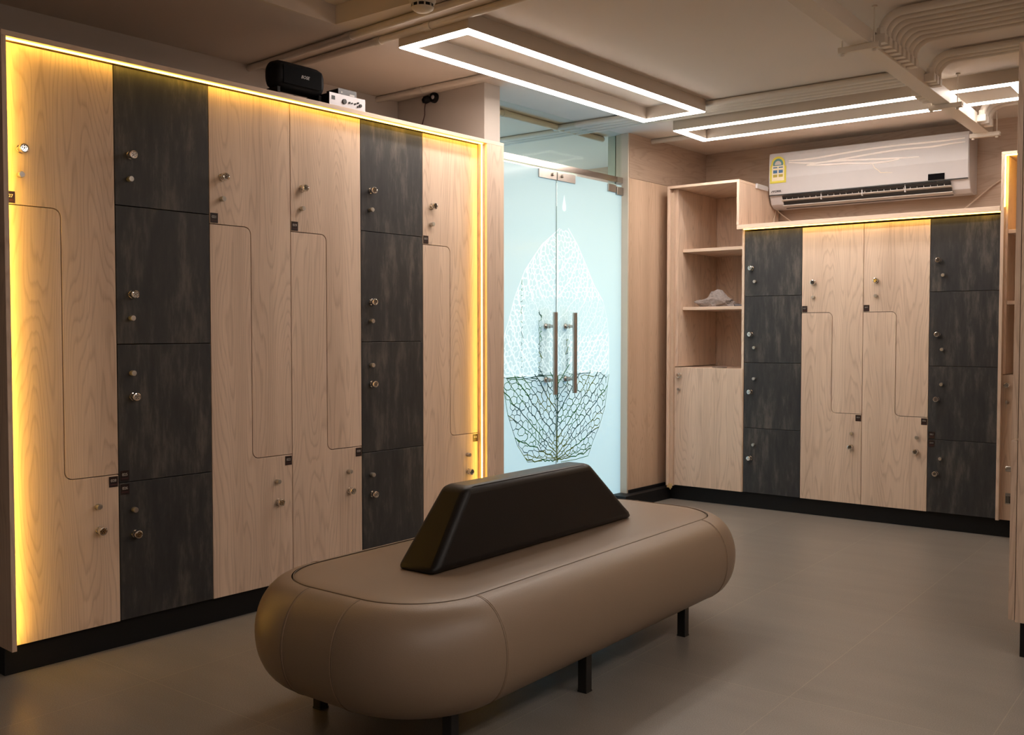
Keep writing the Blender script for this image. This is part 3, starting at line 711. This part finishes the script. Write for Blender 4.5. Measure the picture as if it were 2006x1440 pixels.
bar_lamp('rectangular bar lamp on the ceiling over the right aisle', 0.45, .89, 1.9, 3.9, False)
bar_lamp('rectangular bar lamp on the ceiling near the entrance end of the room', 0.45, .89, -.6, 1.4, False)
for u0, v0 in ((-6.2, 4.2), (-6.2, 5.6), (-6.2, 7.0)):
    m = MB(); m.box(u0, u0 + 1.1, v0, v0 + 1.1, 2.52, 2.56); single(m, 'panel_lamp', M_PANELLAMP, 'cool white ceiling panel in the room behind the glass', 'ceiling lamp', True, group='panel lamps of the next room')

# ------------------------------------------------------------------ cable tray, conduits, hangers
m = MB(); m.box(-1.402, -1.322, .2, 6.58, 2.421, 2.486); single(m, 'cable_tray', M_PVC, 'beige metal cable trunk hung along the ceiling at right', 'cable trunk', bevel=.002)
def hanger(label, x0, x1, y, rods):
    h = thing('trunk_hanger', label, 'hanger', ((x0 + x1) / 2, y, 2.42), group='hangers under the cable trunk')
    m = MB(); m.box(x0, x1, y - .018, y + .018, 2.397, 2.401); m.box(x0, x1, y - .018, y - .015, 2.401, 2.4205); m.box(x0, x1, y + .015, y + .018, 2.401, 2.4205); m.build('channel', M_PVC, h)
    for x in rods:
        m = MB(); m.tube([(x, y, 2.385), (x, y, ZC)], .0032, 8); m.lathe([(0, 0), (.009, 0), (.009, .008), (0, .008)], (x, y, 2.386), (0, 0, 1), 6); m.lathe([(0, 0), (.012, 0), (.012, .006), (0, .006)], (x, y, 2.568), (0, 0, 1), 10); m.build('rod', M_PVC, h)
hanger('channel hanger nearest the camera under the cable trunk', -1.452, -1.282, 4.194, (-1.306, -1.440))
hanger('channel hanger under the cable trunk beside the far bar lamp', -1.430, -1.262, 5.545, (-1.288, -1.420))
hanger('channel hanger at the far end of the trunk over the air conditioner', -1.430, -1.262, 6.48, (-1.280, -1.412))
def bent(y, side, x_far, r=.017, zc=2.553, R=.085, lab='', grp=''):
    """conduit along the ceiling that bends down into the trunk's side box"""
    xs = -1.322 + .026 if side > 0 else -1.402 - .026
    pts = [(x_far, y, zc)]
    cx = xs + side * R
    for k in range(9):
        a = PI / 2 * k / 8; pts.append((cx - side * R * math.sin(a), y, zc - R + R * math.cos(a)))
    pts.append((xs, y, 2.45))
    c = thing('conduit', lab, 'conduit', (xs, y, 2.55), group=grp)
    m = MB(); m.tube(pts, r, 10); m.build('pipe', M_PVC, c)
    m = MB(); x0, x1 = (-1.3215, -1.3215 + .046) if side > 0 else (-1.4025 - .046, -1.4025)
    m.lathe([(0, 0), (.021, 0), (.021, .026), (.018, .028), (0, .028)], (xs, y, 2.468), (0, 0, 1), 8); m.box(x0, x1, y - .019, y + .019, 2.430, 2.468); m.build('connector', M_PVC, c, bevel=.001)
GR1 = 'beige conduits bending into the near part of the cable trunk'
for k in range(8):
    bent(4.262 + k * .067, 1, .9, .018, 2.553, .085, 'one of eight beige conduits bending from the ceiling into the cable trunk', GR1)
for k in range(3):
    bent(5.045 + k * .058, 1, .9, .017, 2.553, .085, 'one of three middle beige conduits bending into the cable trunk', 'middle set of three conduits')
for k in range(3):
    bent(6.17 + k * .085, 1, .9, .019, 2.553, .085, 'one of three far beige conduits over the lit shelf cabinet', 'far set of three conduits')
for k in range(4):
    bent(5.290 + k * .066, -1, -3.72, .019, 2.553, .085, 'beige conduit along the ceiling between the two bar lamps', 'conduits between the two bar lamps')
def trunk(pts, wd, h, label, left, grp=None, couplers=()):
    c = thing('ceiling_conduit', label, 'conduit', (pts[0][0], pts[0][1], ZC), left, group=grp)
    m = MB(); (x0, y0), (x1, y1) = pts
    m.tube([(x0, y0, ZC - h / 2), (x1, y1, ZC - h / 2)], wd / 2, 12); m.build('pipe', M_PVC, c)
    m = MB()
    for t in couplers:
        x, y = x0 + (x1 - x0) * t, y0 + (y1 - y0) * t; a = Vector((x1 - x0, y1 - y0, 0)).normalized() * .02
        m.tube([(x - a.x, y - a.y, ZC - h / 2), (x + a.x, y + a.y, ZC - h / 2)], wd / 2 + .004, 12); m.build('coupler', M_PVC, c); m = MB()
G2 = 'ceiling conduits over the left lockers'
trunk(((-4.279, 2.955), (-1.9, 2.905)), .034, .034, 'beige ceiling conduit along the edge of the recess above the speaker', True, G2, (.34,))
trunk(((-4.279, 3.085), (-1.9, 3.050)), .034, .034, 'beige ceiling conduit passing the round detector, above the speaker', True, G2, (.36, .5))
trunk(((-4.279, 3.83), (-3.30, 3.865)), .034, .034, 'beige ceiling conduit in front of the painted pier', True, G2, (.35,))
trunk(((-3.729, 5.93), (-2.2, 6.05)), .034, .034, 'beige ceiling conduit ending at the oak wall by the back corner', True)
G3 = 'conduits on the ceiling beyond the glass'
trunk(((-3.94, 4.0), (-3.94, 5.62)), .04, .04, 'pale ceiling conduit seen through the clear transom', True, G3, (.35,))
for k in range(3): trunk(((-6.5, 5.10 + .06 * k), (-3.82, 5.22 + .06 * k)), .034, .034, 'pale conduits crossing the next room ceiling, seen through the transom', True, G3)
# round detector with its box beside the near lamp
d = thing('smoke_detector', 'round white smoke detector with dark slots on the ceiling', 'smoke detector', (-2.735, 2.955, ZC))
m = MB(); m.lathe([(0, 0), (.052, 0), (.055, .020), (.050, .030), (.046, .034)], (-2.735, 2.955, ZC), (0, 0, -1), 24); m.lathe([(.046, .046), (.044, .052), (.028, .062), (0, .066)], (-2.735, 2.955, ZC), (0, 0, -1), 24); m.build('housing', M_PVC, d)
m = MB(); m.lathe([(.040, .032), (.040, .048)], (-2.735, 2.955, ZC), (0, 0, -1), 24); m.build('slot_ring', M_KEYHOLE, d)
m = MB()
for k in range(10):
    a = 2 * PI * k / 10; m.tube([(-2.735 + .044 * math.cos(a), 2.955 + .044 * math.sin(a), ZC - .032), (-2.735 + .044 * math.cos(a), 2.955 + .044 * math.sin(a), ZC - .048)], .0035, 6)
m.build('rib', M_PVC, d)

# ------------------------------------------------------------------ things on the left lockers
ZT = 2.2225
sp = thing('speaker', 'black rounded loudspeaker on a bracket on top of the left lockers', 'speaker', (-3.56, 2.69, ZT), True)
def superring(v, su, sz, n=28, e=.55):
    out = []
    for k in range(n):
        a = 2 * PI * k / n; c, s_ = math.cos(a), math.sin(a)
        out.append((-3.562 + su * math.copysign(abs(c) ** e, c), v, 2.330 + sz * math.copysign(abs(s_) ** e, s_)))
    return out
m = MB(); prof_s = [(2.566, .3), (2.569, .70), (2.578, .88), (2.595, .98), (2.62, 1), (2.76, 1), (2.80, .97), (2.822, .88), (2.832, .70), (2.835, .3)]
rs = [superring(v, .052 * f, .064 * f, e=.7) for v, f in prof_s]; n = 28; vs = [p for g in rs for p in g]; fs = []
for i in range(len(rs) - 1):
    for k in range(n): fs.append((i * n + k, i * n + (k + 1) % n, (i + 1) * n + (k + 1) % n, (i + 1) * n + k))
fs += [list(range(n)), [(len(rs) - 1) * n + k for k in range(n)]]; m.add(vs, fs, 0, True); m.build('cabinet', M_SPK, sp, sharp=85)
m = MB(); m.box(-3.512, -3.5088, 2.600, 2.808, 2.290, 2.370); m.build('grille', plain('speaker_grille', (.004, .004, .005), .8, spec=.1, bump=.3, bscale=900), sp, bevel=.0015)
m = MB(); add_text(m, 'BOSE', .020, (-3.508, 2.715, 2.332), (0, 1, 0), (1, 0, 0), 0, shear=.35, sx=.95); m.build('logo', M_INK, sp)
m = MB(); m.box(-3.60, -3.52, 2.575, 2.590, ZT, 2.272); m.box(-3.60, -3.52, 2.800, 2.815, ZT, 2.272); m.box(-3.60, -3.52, 2.59, 2.80, ZT, ZT + .004)
m.build('bracket', M_SPK, sp, bevel=.001)
m = MB(); m.tube([(-3.53, 2.62, ZT + .006), (-3.515, 2.66, ZT + .022), (-3.51, 2.69, ZT + .018), (-3.52, 2.74, ZT + .006)], .0025, 6); m.tube([(-3.54, 2.60, ZT + .02), (-3.52, 2.63, ZT + .006)], .0025, 6); m.build('cable', M_SPK, sp)
am = thing('amplifier', 'slim silver-fronted amplifier on top of the left lockers', 'amplifier', (-3.56, 2.935, ZT), True)
m = MB(); m.box(-3.66, -3.487, 2.834, 3.038, ZT + .010, 2.2875); m.build('case', M_SPK, am, bevel=.001)
m = MB(); m.box(-3.487, -3.483, 2.830, 3.042, ZT + .008, 2.2895); m.build('faceplate', M_SILVER, am, bevel=.0008)
m = MB(); m.box(-3.65, -3.63, 2.85, 2.87, ZT, ZT + .011); m.box(-3.65, -3.63, 3.0, 3.02, ZT, ZT + .011); m.box(-3.51, -3.49, 2.85, 2.87, ZT, ZT + .011); m.box(-3.51, -3.49, 3.0, 3.02, ZT, ZT + .011); m.build('foot', M_SPK, am)
m = MB(); m.box(-3.483, -3.4822, 2.842, 2.862, 2.258, 2.276); m.build('display', M_KEYHOLE, am)
for nm, v, z, rr in (('dial', 2.915, 2.259, .0125), ('knob', 2.945, 2.259, .0045), ('knob', 2.960, 2.259, .003), ('knob', 2.979, 2.259, .0035), ('knob', 2.996, 2.266, .0045), ('knob', 2.996, 2.249, .0045), ('knob', 3.010, 2.256, .008)):
    m = MB(); m.lathe([(0, 0), (rr, 0), (rr * .9, .007), (0, .007)], (-3.483, v, z), (1, 0, 0), 14); m.build(nm, M_KEYHOLE, am)
m = MB(); m.box(-3.62, -3.535, 2.925, 3.03, 2.2877, 2.330); m.box(-3.535, -3.533, 2.923, 3.032, 2.2877, 2.332, 1); m.box(-3.533, -3.5325, 2.99, 3.02, 2.306, 2.314, 2); m.box(-3.533, -3.5325, 2.94, 2.947, 2.312, 2.319, 2)
single(m, 'receiver_box', [M_SPK, plain('dark_grey_face', (.10, .10, .105), .4), M_INK], 'small dark grey box stacked on the silver amplifier', 'receiver', True, base=(-3.58, 2.98, 2.2877))
cm = thing('mounted_sensor', 'black round device fixed high on the painted pier, with a wire hanging down', 'sensor', (-3.98, 3.97, 2.52), True)
m = MB(); m.lathe([(0, 0), (.030, 0), (.030, .012), (.026, .022), (0, .022)], (-3.965, 3.989, 2.548), (0, -1, 0), 18); m.lathe([(0, 0), (.020, .0), (.022, .03), (.010, .045), (0, .045)], (-3.990, 3.97, 2.545), (-.7, -.5, -.3), 14); m.build('body', M_SPK, cm)
m = MB(); m.lathe([(0, 0), (.012, 0), (.009, .004), (0, .005)], (-3.960, 3.966, 2.548), (0, -1, 0), 14); m.build('lens', M_SILVER, cm)
m = MB(); m.tube([(-4.010, 3.955, 2.52), (-4.020, 3.96, 2.49), (-4.025, 3.965, 2.455), (-4.045, 3.97, 2.42), (-4.065, 3.97, 2.37), (-4.10, 3.975, 2.30), (-4.12, 3.975, 2.2262)], .0032, 6); m.build('wire', M_WIRE, cm)

# ------------------------------------------------------------------ air conditioner
ac = thing('air_conditioner', 'white wall-mounted split air conditioner with a yellow energy label', 'air conditioner', (-2.12, 6.78, 2.1))
ax0, ax1 = -2.800, -1.470
def acprof(s_=0):   # y,z outline of the body section
    return [(6.878, 2.487), (6.70, 2.487), (6.672, 2.480), (6.660, 2.462), (6.655, 2.30), (6.662, 2.180), (6.675, 2.172), (6.700, 2.120), (6.74, 2.098), (6.80, 2.092), (6.878, 2.10)]
m = MB(); m.prism(acprof(), lambda a, b, d: (d, a, b), ax0, ax1); body = m.build('body', M_WPLASTIC, ac, bevel=.006, seg=3)
m = MB(); m.prism([(6.660, 2.478), (6.6535, 2.455), (6.6465, 2.30), (6.6540, 2.186), (6.6615, 2.186), (6.6555, 2.30), (6.6605, 2.455), (6.667, 2.478)], lambda a, b, d: (d, a, b), ax0 + .004, ax1 - .004)
m.build('front_panel', M_WPLASTIC, ac, bevel=.002)
m = MB(); m.box(ax0 + .006, ax1 - .006, 6.650, 6.70, 2.1795, 2.184); m.build('panel_gap', M_KEYHOLE, ac)
m = MB(); m.prism([(6.652, 2.172), (6.700, 2.108), (6.745, 2.092), (6.745, 2.100), (6.706, 2.116), (6.660, 2.174)], lambda a, b, d: (d, a, b), ax0 + .10, ax1 - .11); m.build('air_outlet', M_KEYHOLE, ac)
for za, ya in ((2.142, 6.668), (2.106, 6.700)):
    m = MB(); m.prism([(ya - .010, za + .006), (ya - .012, za + .001), (ya + .030, za - .010), (ya + .032, za - .006)], lambda a, b, d: (d, a, b), ax0 + .095, ax1 - .105); m.build('louvre', M_GPLASTIC, ac)
for x in (-2.42, -2.14, -1.86):
    m = MB(); m.box(x - .003, x + .003, 6.655, 6.672, 2.128, 2.176); m.build('louvre_arm', M_WPLASTIC, ac)
m = MB()
for k in range(26): x = ax0 + .13 + k * .042; m.box(x, x + .0025, 6.662, 6.69, 2.146, 2.176)
m.build('vane', M_GPLASTIC, ac)
m = MB(); m.box(ax1 - .245, ax1 - .145, 6.6465, 6.6505, 2.188, 2.228); m.build('display_window', plain('dark_display', (.004, .004, .005), .7, spec=.05), ac)
def wave(pts, wd):
    mm = MB(); mm.tube(pts, wd, 6); return mm
def fy(z): return 6.6465 + (.007 * ((z - 2.30) / .155) ** 1 if z > 2.3 else .0075 * (2.30 - z) / .114) - .0003
m = MB()
for ctrl in ([(-2.652, 2.416), (-2.486, 2.413), (-2.309, 2.424), (-2.102, 2.435), (-1.936, 2.438), (-1.775, 2.436), (-1.619, 2.434), (-1.483, 2.437)],
             [(-2.652, 2.404), (-2.45, 2.380), (-2.273, 2.387), (-2.102, 2.399), (-1.903, 2.408), (-1.712, 2.404), (-1.588, 2.410), (-1.483, 2.412)],
             [(-2.522, 2.372), (-2.379, 2.380), (-2.238, 2.375), (-2.102, 2.365), (-1.903, 2.353), (-1.758, 2.347)],
             [(-2.522, 2.370), (-2.343, 2.358), (-2.238, 2.354), (-2.101, 2.340), (-1.984, 2.338), (-1.886, 2.348)]):
    pts = []; C4 = [ctrl[0]] + ctrl + [ctrl[-1]]
    for i in range(1, len(C4) - 2):
        for k in range(6):
            t = k / 6; a, b, c, d = C4[i - 1], C4[i], C4[i + 1], C4[i + 2]
            q = [.5 * (2 * b[j] + (c[j] - a[j]) * t + (2 * a[j] - 5 * b[j] + 4 * c[j] - d[j]) * t * t + (3 * b[j] - a[j] - 3 * c[j] + d[j]) * t ** 3) for j in (0, 1)]
            pts.append((q[0], fy(q[1]) + .0018, q[1]))
    n_ = len(pts); m.tube(pts, [.0036 + .0030 * min(1, k / 5, (n_ - 1 - k) / 8) for k in range(n_)], 12)
m.build('wave_trim', plain('silver_wave', (.95, .91, .88), .7, spec=.2), ac)
m = MB(); m.tube([(-2.07, fy(2.315), 2.335), (-2.055, fy(2.3), 2.305), (-2.030, fy(2.29), 2.285), (-2.015, fy(2.28), 2.268), (-1.975, fy(2.27), 2.266), (-1.940, fy(2.27), 2.262)], [.0008, .002, .002, .0022, .0018, .0008], 5); m.build('bright_mark', plain('cream_mark', (.95, .85, .70), .2), ac)
m = MB(); lx0, lx1, lz0, lz1 = -2.787, -2.668, 2.266, 2.470; lc = (lx0 + lx1) / 2; lw = (lx1 - lx0) / 2
def lay(poly, d, mi): m.prism(poly, lambda a, b, dd: (a, fy(min(b, 2.45)) - dd, b), d, d + .0004, mi)
R = lw * .84
def ybox(a, b, c, d, lev, mi): m.box(a, b, 6.6462 - lev, 6.6466 - lev + (.0), c, d, mi)
body_poly = [(lx0, lz0), (lx1, lz0), (lx1, lz0 + .118), (lc + R, lz0 + .118)] + arc(lc, lz0 + .138, R, 0, 180, 14) + [(lx0, lz0 + .118)]
def flat(poly, lev, mi): m.prism(poly, lambda a, b, dd: (a, 6.6450 - lev * .0005 + dd, b), 0, .0006, mi)
flat(body_poly, 0, 0)
inner = [(lx0 + .014, lz0 + .016), (lx1 - .014, lz0 + .016), (lx1 - .014, lz0 + .115)] + arc(lc, lz0 + .132, R - .013, 0, 180, 14) + [(lx0 + .014, lz0 + .115)]
flat(inner, 1, 1)
flat([(lc - .036, lz0 + .122)] + arc(lc, lz0 + .134, .038, 180, 0, 12) + [(lc + .036, lz0 + .122)], 2, 3)
flat([(lc - .023, lz0 + .128)] + arc(lc, lz0 + .132, .024, 180, 0, 12) + [(lc + .023, lz0 + .128)], 3, 4)
for zz, hh, mi in ((.106, .008, 2), (.070, .022, 2), (.042, .019, 5)):
    for sx in (-1, 1): flat([(lc + sx * .005, lz0 + zz), (lc + sx * .036, lz0 + zz), (lc + sx * .036, lz0 + zz + hh), (lc + sx * .005, lz0 + zz + hh)][::sx], 2, mi)
m.build('energy_label', [M_YEL, M_CREAM, M_BLU, M_TEAL, M_INK, M_OLIVE], ac)
m = MB(); add_text(m, 'YORK', .021, (-2.735, 6.6475, 2.208), (1, 0, 0), (0, -1, 0), 0, shear=.0, sx=1.15, bold=.0006)
m.prism([(-2.778, 2.202), (-2.771, 2.214), (-2.766, 2.214), (-2.773, 2.202)], lambda a, b, dd: (a, 6.6470 + dd, b), 0, .0006); m.build('brand_lettering', M_DKINK, ac)
# pipe cover above the unit and loose cords
jb = thing('junction_box', 'small white box with a looped cord on the shelf cabinet side', 'junction box', (-2.80, 6.54, 2.21))
m = MB(); m.box(-2.8115, -2.796, 6.447, 6.640, 2.213, 2.247); m.build('box', M_WPLASTIC, jb, bevel=.003)
m = MB(); m.tube([(-2.804, 6.635, 2.228), (-2.804, 6.68, 2.225), (-2.807, 6.75, 2.20), (-2.807, 6.79, 2.14), (-2.804, 6.80, 2.09), (-2.805, 6.79, 2.06), (-2.807, 6.76, 2.02), (-2.807, 6.75, 1.985), (-2.806, 6.76, 1.975), (-2.804, 6.77, 2.00), (-2.804, 6.77, 2.04)], .003, 6); m.build('cord', M_CORD, jb)
m = MB(); m.tube([(-2.79, 6.80, 2.087), (-2.765, 6.82, 2.06), (-2.71, 6.83, 2.015), (-2.66, 6.82, 1.985), (-2.62, 6.78, 1.9415)], .0042, 6)
single(m, 'drain_hose', M_CORD, 'cream hose curving from the air conditioner left end to the locker top board', 'hose', base=(-2.62, 6.78, 1.94))
m = MB(); m.tube([(-1.60, 6.80, 1.9415), (-1.555, 6.83, 1.99), (-1.45, 6.85, 2.085), (-1.375, 6.86, 2.150), (-1.23, 6.86, 2.24)], .0042, 6)
single(m, 'power_cord', M_CORD, 'cream cord slanting up the wall right of the air conditioner', 'cord', base=(-1.60, 6.80, 1.94))

# ------------------------------------------------------------------ crumpled wrap and phone on the shelf
bm = bmesh.new(); bmesh.ops.create_icosphere(bm, subdivisions=5, radius=1)
from mathutils import noise as mnoise
for v in bm.verts:
    p = v.co.copy()
    n1 = mnoise.ridged_multi_fractal(p * 1.6 + Vector((3, 1, 0)), 1.0, 2.1, 5, 1.0, 2.0); n2 = mnoise.noise(p * 1.3 + Vector((9, 2, 4)))
    r0 = .72 + .16 * n1 + .35 * n2
    x = p.x * r0; y = p.y * r0; z = p.z * r0
    lobes = 1 + .35 * math.sin(x * 4 + 1) * (1 if z > 0 else 0)
    v.co = Vector((x * .160, y * .085, max(z, -.25) * .075 * lobes))
zmin = min(v.co.z for v in bm.verts)
for v in bm.verts: v.co.z -= zmin
me = bpy.data.meshes.new('crumpled_wrap'); bm.to_mesh(me); bm.free(); me.materials.append(M_CLOTH)
o = bpy.data.objects.new('crumpled_wrap', me); COL.objects.link(o); o.location = (-3.085, 6.405, 1.3885); tag(o, 'crumpled grey wrap lying on the middle shelf of the left shelf cabinet', 'wrap')
m = MB(); m.box(-2.90, -2.815, 6.31, 6.36, 1.3885, 1.400); m.box(-2.897, -2.818, 6.309, 6.3101, 1.394, 1.398, 1); single(m, 'phone', [M_SPK, M_SILVER], 'small dark flat device beside the crumpled wrap on the shelf', 'phone', bevel=.002, base=(-2.86, 6.33, 1.3885))
m = MB(); m.lathe([(0, 0), (.05, 0), (.055, .008), (.0, .010)], (-3.03, 6.36, .9535), (0, 0, 1), 20); single(m, 'folded_cloth', M_CLOTH, 'thin grey folded cloth on the lowest open shelf of the left shelf cabinet', 'cloth', base=(-3.03, 6.36, .9535))
